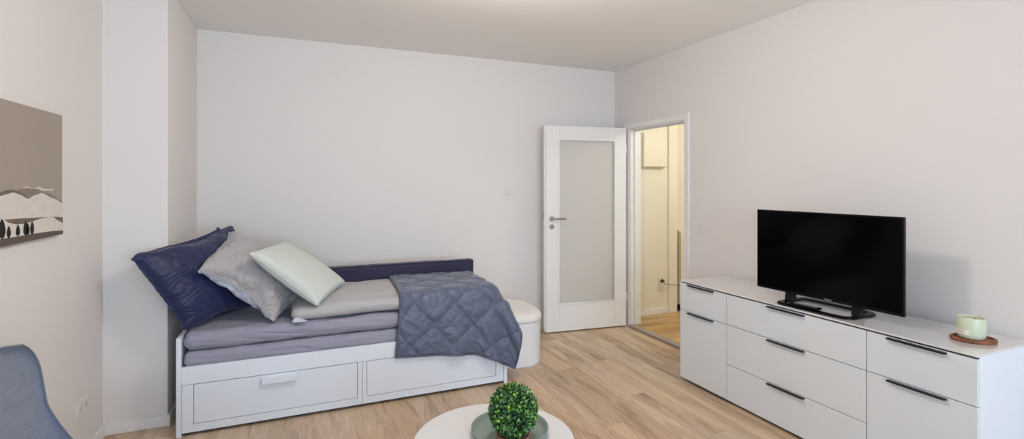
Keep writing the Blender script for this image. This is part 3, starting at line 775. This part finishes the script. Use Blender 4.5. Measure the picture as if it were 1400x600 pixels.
# pillows : two cloth layers sewn along the rim, filled, then set between their four corners
def upsample(P, k):
    """Catmull-Rom refinement along both axes"""
    def up(A):
        Ap = np.concatenate([2*A[:1]-A[1:2], A, 2*A[-1:]-A[-2:-1]], 0)
        p0, p1, p2, p3 = Ap[:-3], Ap[1:-2], Ap[2:-1], Ap[3:]
        out = np.zeros(((A.shape[0]-1)*k+1,)+A.shape[1:])
        for q in range(k):
            t = q/k
            out[q:-1:k] = .5*(2*p1+(p2-p0)*t+(2*p0-5*p1+4*p2-p3)*t*t+(3*p1-p0-3*p2+p3)*t**3)
        out[-1] = A[-1]; return out
    return np.swapaxes(up(np.swapaxes(up(P), 0, 1)), 0, 1)
def inflate(W, H, thick, seed, slack=.06, n=44, steps=110, push=3.2, fold=1.2, ang=.6, dome=.42, back=.6):
    """returns (2, n+1, n+1, 3) rest of a filled case; corners at +-W/2, +-H/2"""
    rs = np.random.RandomState(seed)
    u = np.linspace(-.5, .5, n+1); X, Y = np.meshgrid(u*W, u*H, indexing='ij')
    P = np.zeros((2, n+1, n+1, 3)); P[:, :, :, 0] = X; P[:, :, :, 1] = Y
    e = (1-(2*X/W)**2)*(1-(2*Y/H)**2)
    P[0, :, :, 2] = .3*thick*e; P[1, :, :, 2] = -.3*thick*e
    dx, dy = W/n*(1+slack), H/n*(1+slack); C0 = P.copy()
    fx = np.zeros((n+1, n+1)); fz = np.zeros((2, n+1, n+1))
    ca, sa = math.cos(ang), math.sin(ang)
    for i in range(n+1):
        for j in range(n+1):
            x, y = u[i]*2, u[j]*2
            al, ac = x*ca+y*sa, -x*sa+y*ca
            for L in (0, 1):
                w = noise.noise(Vector((al*1.1, ac*4.0+noise.noise(Vector((al*1.5, ac*1.5, seed)))*1.2, seed+L*7)))
                fz[L, i, j] = 1.2*w-1.0*math.exp(-abs(w)/.10)*max(0, min(1, .5+2*noise.noise(Vector((x*1.3, y*1.3, seed+50)))))
    V = np.zeros_like(P); dt = .02; hs = []
    S = np.s_
    for off in (0, 1):
        m = len(range(off, n, 2)); hs.append((S[:, off:off+2*m:2], S[:, off+1:off+1+2*m:2], dx, 1.))
        hs.append((S[:, :, off:off+2*m:2], S[:, :, off+1:off+1+2*m:2], dy, 1.))
        dg = math.hypot(dx, dy)
        hs.append((S[:, off:off+2*m:2, 0:n], S[:, off+1:off+1+2*m:2, 1:n+1], dg, .3))
        hs.append((S[:, off:off+2*m:2, 1:n+1], S[:, off+1:off+1+2*m:2, 0:n], dg, .3))
    sgn = np.array([1., -1.])[:, None, None]
    inner = np.zeros((1, n+1, n+1, 1)); inner[:, 1:-1, 1:-1] = 1
    rimx, rimy = W/n*1.004, H/n*1.004
    cap = thick/2*np.maximum(1e-4, (1-(2*X/W)**2)*(1-(2*Y/H)**2))**dome*1.06+.004; cap = np.stack([cap, cap*back])
    for it in range(steps):
        a = np.gradient(P, axis=1); b = np.gradient(P, axis=2); N = np.cross(a, b); N /= np.maximum(np.linalg.norm(N, axis=3, keepdims=True), 1e-9)
        N *= sgn[..., None]
        old = P.copy()
        V = V*.90+(N*(push*dt)+N*(fz*fold*push*dt)[..., None])*inner
        P = P+V*dt
        for _ in range(6):
            for A, B, rest, k in hs:
                d = P[B]-P[A]; l = np.linalg.norm(d, axis=-1, keepdims=True); c = d*((l-rest)/np.maximum(l, 1e-9))*.5*k
                P[A] += c; P[B] -= c
            for off in (0, 1):
                m = len(range(off, n, 2))
                for q in (0, n):
                    for A, B, rest in ((S[:, off:off+2*m:2, q], S[:, off+1:off+1+2*m:2, q], rimx), (S[:, q, off:off+2*m:2], S[:, q, off+1:off+1+2*m:2], rimy)):
                        d = P[B]-P[A]; l = np.linalg.norm(d, axis=-1, keepdims=True); c = d*((l-rest)/np.maximum(l, 1e-9))*.5
                        P[A] += c; P[B] -= c
            for ed in (S[0], S[-1]):
                m_ = (P[0][ed]+P[1][ed])/2; P[0][ed] = m_; P[1][ed] = m_
                m_ = (P[0][:, ed]+P[1][:, ed])/2; P[0][:, ed] = m_; P[1][:, ed] = m_
            for i in (0, n):
                for j in (0, n): P[:, i, j] = C0[0, i, j]
        P[..., 2] = np.where(np.abs(P[..., 2]) > cap, np.sign(P[..., 2])*(cap+(np.abs(P[..., 2])-cap)*.25), P[..., 2])
        mid = 1e-3; P[0, 1:-1, 1:-1, 2] = np.maximum(P[0, 1:-1, 1:-1, 2], P[1, 1:-1, 1:-1, 2]+mid)
        V = (P-old)/dt; sp = np.linalg.norm(V, axis=3, keepdims=True); V *= np.minimum(1, 1.2/np.maximum(sp, 1e-6))
    return P
def pillow(name, label, P, thick, m, seed, cat='pillow', slack=.06, fold=1.2, ang=.6, fine=.0012, n=44, mats=None, push=3.2, floor_z=.590, back=.6):
    """P = four world corners (u0v0, u1v0, u1v1, u0v1)"""
    P = [Vector(p) for p in P]
    W = ((P[1]-P[0]).length+(P[2]-P[3]).length)/2; H = ((P[3]-P[0]).length+(P[2]-P[1]).length)/2
    N = ((P[1]-P[0]).cross(P[3]-P[0]).normalized()+(P[2]-P[3]).cross(P[2]-P[1]).normalized()).normalized()
    if N.x < 0: N = -N        # the first layer faces the room
    G = inflate(W, H, thick, seed, slack, n, fold=fold, ang=ang, push=push, back=back)
    K = 3; bm = NB(); layers = []
    Pn = [np.array(p) for p in P]; Nn = np.array(N)
    for L in (0, 1):
        g = upsample(G[L], K); uu = g[..., 0:1]/W+.5; vv = g[..., 1:2]/H+.5
        Wd = (Pn[0]*(1-uu)+Pn[1]*uu)*(1-vv)+(Pn[3]*(1-uu)+Pn[2]*uu)*vv+Nn*g[..., 2:3]
        a = np.gradient(Wd, axis=0); b = np.gradient(Wd, axis=1); nn = np.cross(a, b); nn /= np.maximum(np.linalg.norm(nn, axis=2, keepdims=True), 1e-9)
        if L: nn = -nn
        q = Wd.shape[0]
        for i in range(1, q-1):
            for j in range(1, q-1):
                x, y = i/q*2-1, j/q*2-1
                al, ac = x*math.cos(ang)+y*math.sin(ang), -x*math.sin(ang)+y*math.cos(ang)
                w = noise.noise(Vector((al*2.2, ac*9+noise.noise(Vector((al*3, ac*3, seed)))*2, seed+L*4)))
                Wd[i, j] += nn[i, j]*(-fine*2.2*math.exp(-abs(w)/.12)+fine*noise.noise(Vector((x*6, y*6, seed))))
        lo = Wd[..., 2] < floor_z+.02      # rests on the bedding below
        Wd[..., 2] = np.where(lo, floor_z+.02*np.exp(np.minimum(0, (Wd[..., 2]-floor_z-.02)/.02)), Wd[..., 2])
        layers.append(Wd)
    q = layers[0].shape[0]; VV = {}
    for L in (0, 1):
        for i in range(q):
            for j in range(q):
                if L and (i in (0, q-1) or j in (0, q-1)): VV[(1, i, j)] = VV[(0, i, j)]
                else: VV[(L, i, j)] = bm.verts.new(layers[L][i, j])
        for i in range(q-1):
            for j in range(q-1):
                f = bm.faces.new((VV[(L, i, j)], VV[(L, i+1, j)], VV[(L, i+1, j+1)], VV[(L, i, j+1)])); f.material_index = L if mats else 0
    B = layers[0]; e = q-1
    bound = [Vector(B[i, 0]) for i in range(0, e, 2)]+[Vector(B[e, j]) for j in range(0, e, 2)]+[Vector(B[e-i, e]) for i in range(0, e, 2)]+[Vector(B[0, e-j]) for j in range(0, e, 2)]
    o = obj(name, bm, mats or m, smooth=True); tag(o, label, cat)
    sb = NB(); tube(sb, bound, .0036, 7, closed=True); obj('seam', sb, m, o, smooth=True)
    return o
pillow('pillow', 'navy pillow standing furthest back in the corner, mostly hidden by other pillows',
       [(-.60, 3.72, .62), (-.25, 4.03, .62), (-.452, 4.065, 1.135), (-.685, 3.70, 1.06)], .13, M['navy'], 3)
pillow('pillow', 'large navy pillow leaning against the alcove wall, its corner poking out left',
       [(-.606, 3.43, .602), (-.28, 3.90, .655), (-.530, 3.93, 1.150), (-.850, 3.36, 1.033)], .22, M['navy'], 11, slack=.09, fold=1.5, ang=.15, fine=.0022, back=.12)
gp = pillow('pillow', 'crumpled light grey pillow leaning on the large navy pillow',
       [(-.158, 3.43, .60), (.01, 3.80, .635), (-.425, 3.84, 1.095), (-.548, 3.42, .93)], .27, M['greycotton'], 23, slack=.11, fold=1.9, ang=.12, fine=.0035, back=.55, mats=[M['greycotton'], M['palestrip']])
pillow('cushion', 'pale mint green cushion resting on the grey pillow and duvet',
       [(.092, 3.40, .690), (.285, 3.85, .735), (-.105, 3.86, 1.035), (-.280, 3.40, 1.028)], .12, M['mint'], 31, cat='cushion', slack=.02, fold=.2, fine=.0005, push=5, back=.9)

# ------------------------------------------------------------------ quilt: draped over the bed by a small cloth solver
def drape():
    ds = .02; SW, SL = .935, 1.056
    ns, nt_ = int(SW/ds)+1, int(SL/ds)+1
    ax = Vector((math.cos(R(-3.6)), math.sin(R(-3.6)))); ay = Vector((-ax.y, ax.x))   # sheet axes on the bed
    back = Vector((.650, 4.085))                                              # back left corner of the sheet
    P = np.zeros((ns, nt_, 3))
    for i in range(ns):
        for j in range(nt_):
            q = back+ax*(i*ds)-ay*(j*ds)
            P[i, j] = (q.x, q.y, .735)
    rs_ = np.random.RandomState(3); P[:, :, 2] += rs_.rand(ns, nt_)*.002
    V = np.zeros_like(P); dt = .012; P0 = P.copy()
    boxes = [  # centre, half size, rounding
        ((-.0+1.338)/2, (3.408+4.20)/2, .35, (1.338)/2, (4.20-3.408)/2, .348, .055),       # duvet and mattress mass, top .698
        ((BX0+1.362)/2, (BF+.008+4.2)/2, .29, (1.362-BX0)/2, (4.2-BF-.008)/2, .298, .04),       # mattress
        ((BX1-.025+BX1)/2, (BF+BBK)/2, .290, .0225, (BBK-BF)/2+.006, .290, .012),
        ((BX0+BX1)/2, BF+.012, .20, (BX1-BX0)/2, .012, .199, .003)]
    TH = .011
    def collide(P, Pold):
        for (cx, cy, cz, hx_, hy_, hz_, r) in boxes:
            d = P-np.array([cx, cy, cz]); h = np.array([hx_, hy_, hz_])-r
            q = np.clip(d, -h, h); e = d-q; l = np.linalg.norm(e, axis=2)
            ins = np.all(np.abs(d) < h+1e-9, axis=2)
            hit = (~ins) & (l < r+TH)
            nrm = e/np.maximum(l, 1e-9)[..., None]
            newp = np.array([cx, cy, cz])+q+nrm*(r+TH)
            # deep inside: push up through nearest face
            if ins.any():
                pen = (h+r+TH)-np.abs(d); ax_ = np.argmin(pen, axis=2)
                for a in range(3):
                    mk = ins & (ax_ == a)
                    np_ = P.copy(); np_[..., a] = np.array([cx, cy, cz])[a]+np.sign(d[..., a])*(h[a]+r+TH)
                    P[mk] = np_[mk]
            mv = newp-P
            P[hit] = newp[hit]
            # friction
            tang = (P-Pold); nn = nrm*np.sum(tang*nrm, axis=2, keepdims=True)
            tg = tang-nn
            P[hit] -= (tg*.93)[hit]
        return P
    def con(P, a, b, rest, k):
        d = P[b]-P[a]; l = np.linalg.norm(d, axis=-1, keepdims=True); c = d*((l-rest)/np.maximum(l, 1e-9))*.5*k
        P[a] += c; P[b] -= c
    S = np.s_
    batches = []
    for off in (0, 1):
        A = S[off:ns-1:2, :]; n_ = len(range(off, ns-1, 2)); B = S[off+1:off+1+2*n_:2, :]
        batches.append((A, B, ds, 1.0))
        A = S[:, off:nt_-1:2]; n_ = len(range(off, nt_-1, 2)); B = S[:, off+1:off+1+2*n_:2]
        batches.append((A, B, ds, 1.0))
    dg = ds*math.sqrt(2)
    for off in (0, 1):
        n_ = len(range(off, ns-1, 2))
        batches.append((S[off:off+2*n_:2, 0:nt_-1], S[off+1:off+1+2*n_:2, 1:nt_], dg, .25))
        batches.append((S[off:off+2*n_:2, 1:nt_], S[off+1:off+1+2*n_:2, 0:nt_-1], dg, .25))
    for st, kk in ((3, .22), (6, .12)):
        for off in range(0, 2*st, st):
            idx = [i for i in range(ns-st) if (i//st) % 2 == off//st]
            batches.append((S[np.array(idx), :], S[np.array(idx)+st, :], ds*st, kk))
            idx = [i for i in range(nt_-st) if (i//st) % 2 == off//st]
            batches.append((S[:, np.array(idx)], S[:, np.array(idx)+st], ds*st, kk))
    steps = 300
    for it in range(steps):
        old = P.copy()
        V[..., 2] -= 9.8*dt; V *= .975
        P = P+V*dt
        P[0:33, 0:3, 0:2] = P0[0:33, 0:3, 0:2]
        for _ in range(7):
            for b in batches: con(P, *b)
            P[0:33, 0:3, 0:2] = P0[0:33, 0:3, 0:2]        # the rear edge stays tucked against the back cushion
        P = collide(P, old)
        V = (P-old)/dt
        sp = np.linalg.norm(V, axis=2, keepdims=True); V *= np.minimum(1, 1.5/np.maximum(sp, 1e-6))
    return P, ds
QP, qds = drape()
for _ in range(2):   # light smoothing
    Q = QP.copy(); Q[1:-1, 1:-1] = .5*QP[1:-1, 1:-1]+.125*(QP[2:, 1:-1]+QP[:-2, 1:-1]+QP[1:-1, 2:]+QP[1:-1, :-2]); QP = Q
K = 5
U_ = upsample(QP, K); ns, nt_ = U_.shape[:2]
ts = np.gradient(U_, axis=0); tt = np.gradient(U_, axis=1); NN = np.cross(ts, tt); NN /= np.linalg.norm(NN, axis=2, keepdims=True)
if NN[:, :40, 2].mean() < 0: NN = -NN
D = .285
bm = NB(); VV = [[None]*nt_ for _ in range(ns)]
W_, L_ = (ns-1)*qds/K, (nt_-1)*qds/K
border = []
for i in range(ns):
    for j in range(nt_):
        s, t_ = i*qds/K, j*qds/K
        a = (s+t_+.06)/D+.012*math.sin(t_*21); b = (s-t_+.02)/D+.012*math.sin(s*19)
        da = abs(a-round(a))*D*.707; db = abs(b-round(b))*D*.707; dm = min(da, db)
        puff = min(1, da/.04)**.5*min(1, db/.04)**.5
        ed = min(s, W_-s, t_, L_-t_)
        h = .0105*puff
        # gathers running away from the stitch lines, strongest at the crossings
        crs = math.exp(-((da**2+db**2)/.055**2)); near = math.exp(-(dm/.035)**2)
        along = (s-t_) if da < db else (s+t_)
        ga = noise.noise(Vector((along*34, dm*7, 3 if da < db else 8)))
        h += (.0045*ga-.0035*math.exp(-abs(ga)/.08))*near*min(1, dm/.008)
        ang_ = math.atan2(t_-round(t_/D)*D, s-round(s/D)*D)
        h += .005*crs*noise.noise(Vector((a*1.3, b*1.3, math.sin(ang_*5)*1.5)))
        q = Vector((s*9, t_*9, 2.))
        rg = 1-2*abs(noise.noise(Vector((s*7+t_*4+noise.noise(q)*1.2, t_*13-s*5, 6.))))
        h += .004*max(0, rg-.45)*1.6*puff
        w1 = noise.noise(Vector((s*6-t_*5+.8*noise.noise(q*.6), s*5+t_*11, 21.))); h -= .0030*math.exp(-abs(w1)/.06)*min(1, puff*1.3)*max(0, min(1, .45+2*noise.noise(q*.5)))
        h -= .0045*math.exp(-dm/.005)
        if ed < .016: h = h*.3*(ed/.016)+.001
        p = U_[i, j]+NN[i, j]*(h+.001)
        VV[i][j] = bm.verts.new(p)
grid_faces(bm, VV, ns, nt_)
bmesh.ops.recalc_face_normals(bm, faces=bm.faces)
ring_ = [VV[i][0].co.copy() for i in range(0, ns, 2)]+[VV[ns-1][j].co.copy() for j in range(0, nt_, 2)]+[VV[i][nt_-1].co.copy() for i in range(ns-1, 0, -2)]+[VV[0][j].co.copy() for j in range(nt_-1, 0, -2)]
def solid(o, th):
    md = o.modifiers.new('thickness', 'SOLIDIFY'); md.thickness = th; md.offset = 0
# thickness as real geometry: second layer below
back_ = [[None]*nt_ for _ in range(ns)]
for i in range(ns):
    for j in range(nt_): back_[i][j] = bm.verts.new(U_[i, j]-NN[i, j]*.004)
grid_faces(bm, back_, ns, nt_)
for i in range(ns-1):
    for j in (0, nt_-1): bm.faces.new((VV[i][j], VV[i+1][j], back_[i+1][j], back_[i][j]))
for j in range(nt_-1):
    for i in (0, ns-1): bm.faces.new((VV[i][j], VV[i][j+1], back_[i][j+1], back_[i][j]))
ql = obj('quilt', bm, M['quilt'], smooth=True)
tag(ql, 'slate grey diamond quilted throw draped over the foot end of the bed', 'quilt')
rb = NB(); tube(rb, ring_, .0055, 8, closed=True)
e = obj('edge_binding', rb, M['quiltedge'], ql, smooth=True)

# ------------------------------------------------------------------ white pouf behind the foot end
def sup(cx, cy, a, b, n, k=96):
    out = []
    for i in range(k):
        t = 2*PI*i/k; c, s = math.cos(t), math.sin(t)
        out.append((cx+a*math.copysign(abs(c)**(2/n), c), cy+b*math.copysign(abs(s)**(2/n), s)))
    return out
def lofted(bm, rings):
    rs = [[bm.verts.new((x, y, z)) for x, y in pts] for pts, z in rings]
    for a, b in zip(rs, rs[1:]):
        n = len(a)
        for i in range(n): bm.faces.new((a[i], a[(i+1) % n], b[(i+1) % n], b[i]))
    bm.faces.new(rs[0][::-1]); bm.faces.new(rs[-1])
pc = (1.632, 3.93); pa, pb = .228, .325
t = thing('storage_pouf', 'white rounded storage pouf with padded lid between bed and door', 'pouf', (pc[0], pc[1], 0))
bm = NB(); lofted(bm, [(sup(*pc, pa-.006, pb-.006, 2.5), 0), (sup(*pc, pa-.003, pb-.003, 2.5), .006), (sup(*pc, pa-.003, pb-.003, 2.5), .345)])
obj('body', bm, M['poufside'], t, smooth=False, bevel=.0)
bm = NB(); R_ = [(pa-.004, .346), (pa+.004, .349), (pa+.008, .358), (pa+.006, .378), (pa-.004, .394), (pa-.02, .405), (pa-.05, .413), (pa-.1, .418), (pa-.16, .420), (.01, .421)]
lofted(bm, [(sup(*pc, r, max(.01, r+(pb-pa) if r > .02 else .012), 2.5), z) for r, z in R_])
obj('lid', bm, M['boucle'], t, smooth=True)

# ------------------------------------------------------------------ grey armchair at the left
def armchair():
    t = thing('armchair', 'grey fabric armchair with curved back cut by the left picture edge', 'chair', (-.50, 1.80, 0))
    yc = 1.80
    def halfw(z): # half width of the shell by height
        k = [(.30, .50), (.46, .475), (.55, .425), (.63, .392), (.70, .37), (.82, .352), (.90, .342), (.965, .328)]
        for (a, wa), (b, wb) in zip(k, k[1:]):
            if z <= b: return wa+(wb-wa)*(z-a)/(b-a)
        return k[-1][1]
    nz, ny = 40, 56
    def S_(u, v, off):
        # v: 0 bottom .. 1 top, u: -1..1
        zt = .966; z = .30+(zt-.30)*v
        w = halfw(z)
        cr = .15   # rounded top corners
        if z > zt-cr: w = w-cr+math.sqrt(max(0, cr*cr-(z-(zt-cr))**2))
        fwd = .12*max(0, 1-(z-.30)/.42)**1.2+.03      # arms sweep forward low down
        y = yc+w*math.sin(u*PI/2)*1.0
        x = -.828-.05*(v-.5)+fwd*(abs(u)**3.2)
        # normal approx
        return Vector((x+off, y, z))
    bm = NB(); A_ = [[bm.verts.new(S_(-1+2*i/ny, j/nz, .014)) for j in range(nz+1)] for i in range(ny+1)]
    B_ = [[bm.verts.new(S_(-1+2*i/ny, j/nz, -.014)) for j in range(nz+1)] for i in range(ny+1)]
    grid_faces(bm, A_, ny+1, nz+1); grid_faces(bm, B_, ny+1, nz+1)
    for i in range(ny):
        for j in (0, nz): bm.faces.new((A_[i][j], A_[i+1][j], B_[i+1][j], B_[i][j]))
    for j in range(nz):
        for i in (0, ny): bm.faces.new((A_[i][j], A_[i][j+1], B_[i][j+1], B_[i][j]))
    obj('shell', bm, M['chairfab'], t, bevel=.006, seg=3)
    bm = NB(); pts = [S_(1, j/nz, .014) for j in range(0, nz+1)]+[S_(1-2*i/ny, 1, .014) for i in range(1, ny+1)]+[S_(-1, 1-j/nz, .014) for j in range(1, nz+1)]
    tube(bm, pts, .003, 8); obj('piping', bm, M['chairpipe'], t, smooth=True)
    def sd(p, n): return .006*noise.noise(p*4)
    bm = slab(-.80, -.22, yc-.37, yc+.37, .32, .45, .05, 30, 36, 10, sd)
    obj('seat', bm, M['chairfab'], t, smooth=True)
    for (x, y, dx, dy) in ((-.28, yc-.3, .03, -.03), (-.28, yc+.3, .03, .03), (-.78, yc-.3, -.03, -.03), (-.78, yc+.3, -.03, .03)):
        bm = NB(); cyl(bm, (x+dx, y+dy, 0), (x, y, .325), .011, .018, 20); obj('leg', bm, M['woodleg'], t, smooth=True)
armchair()
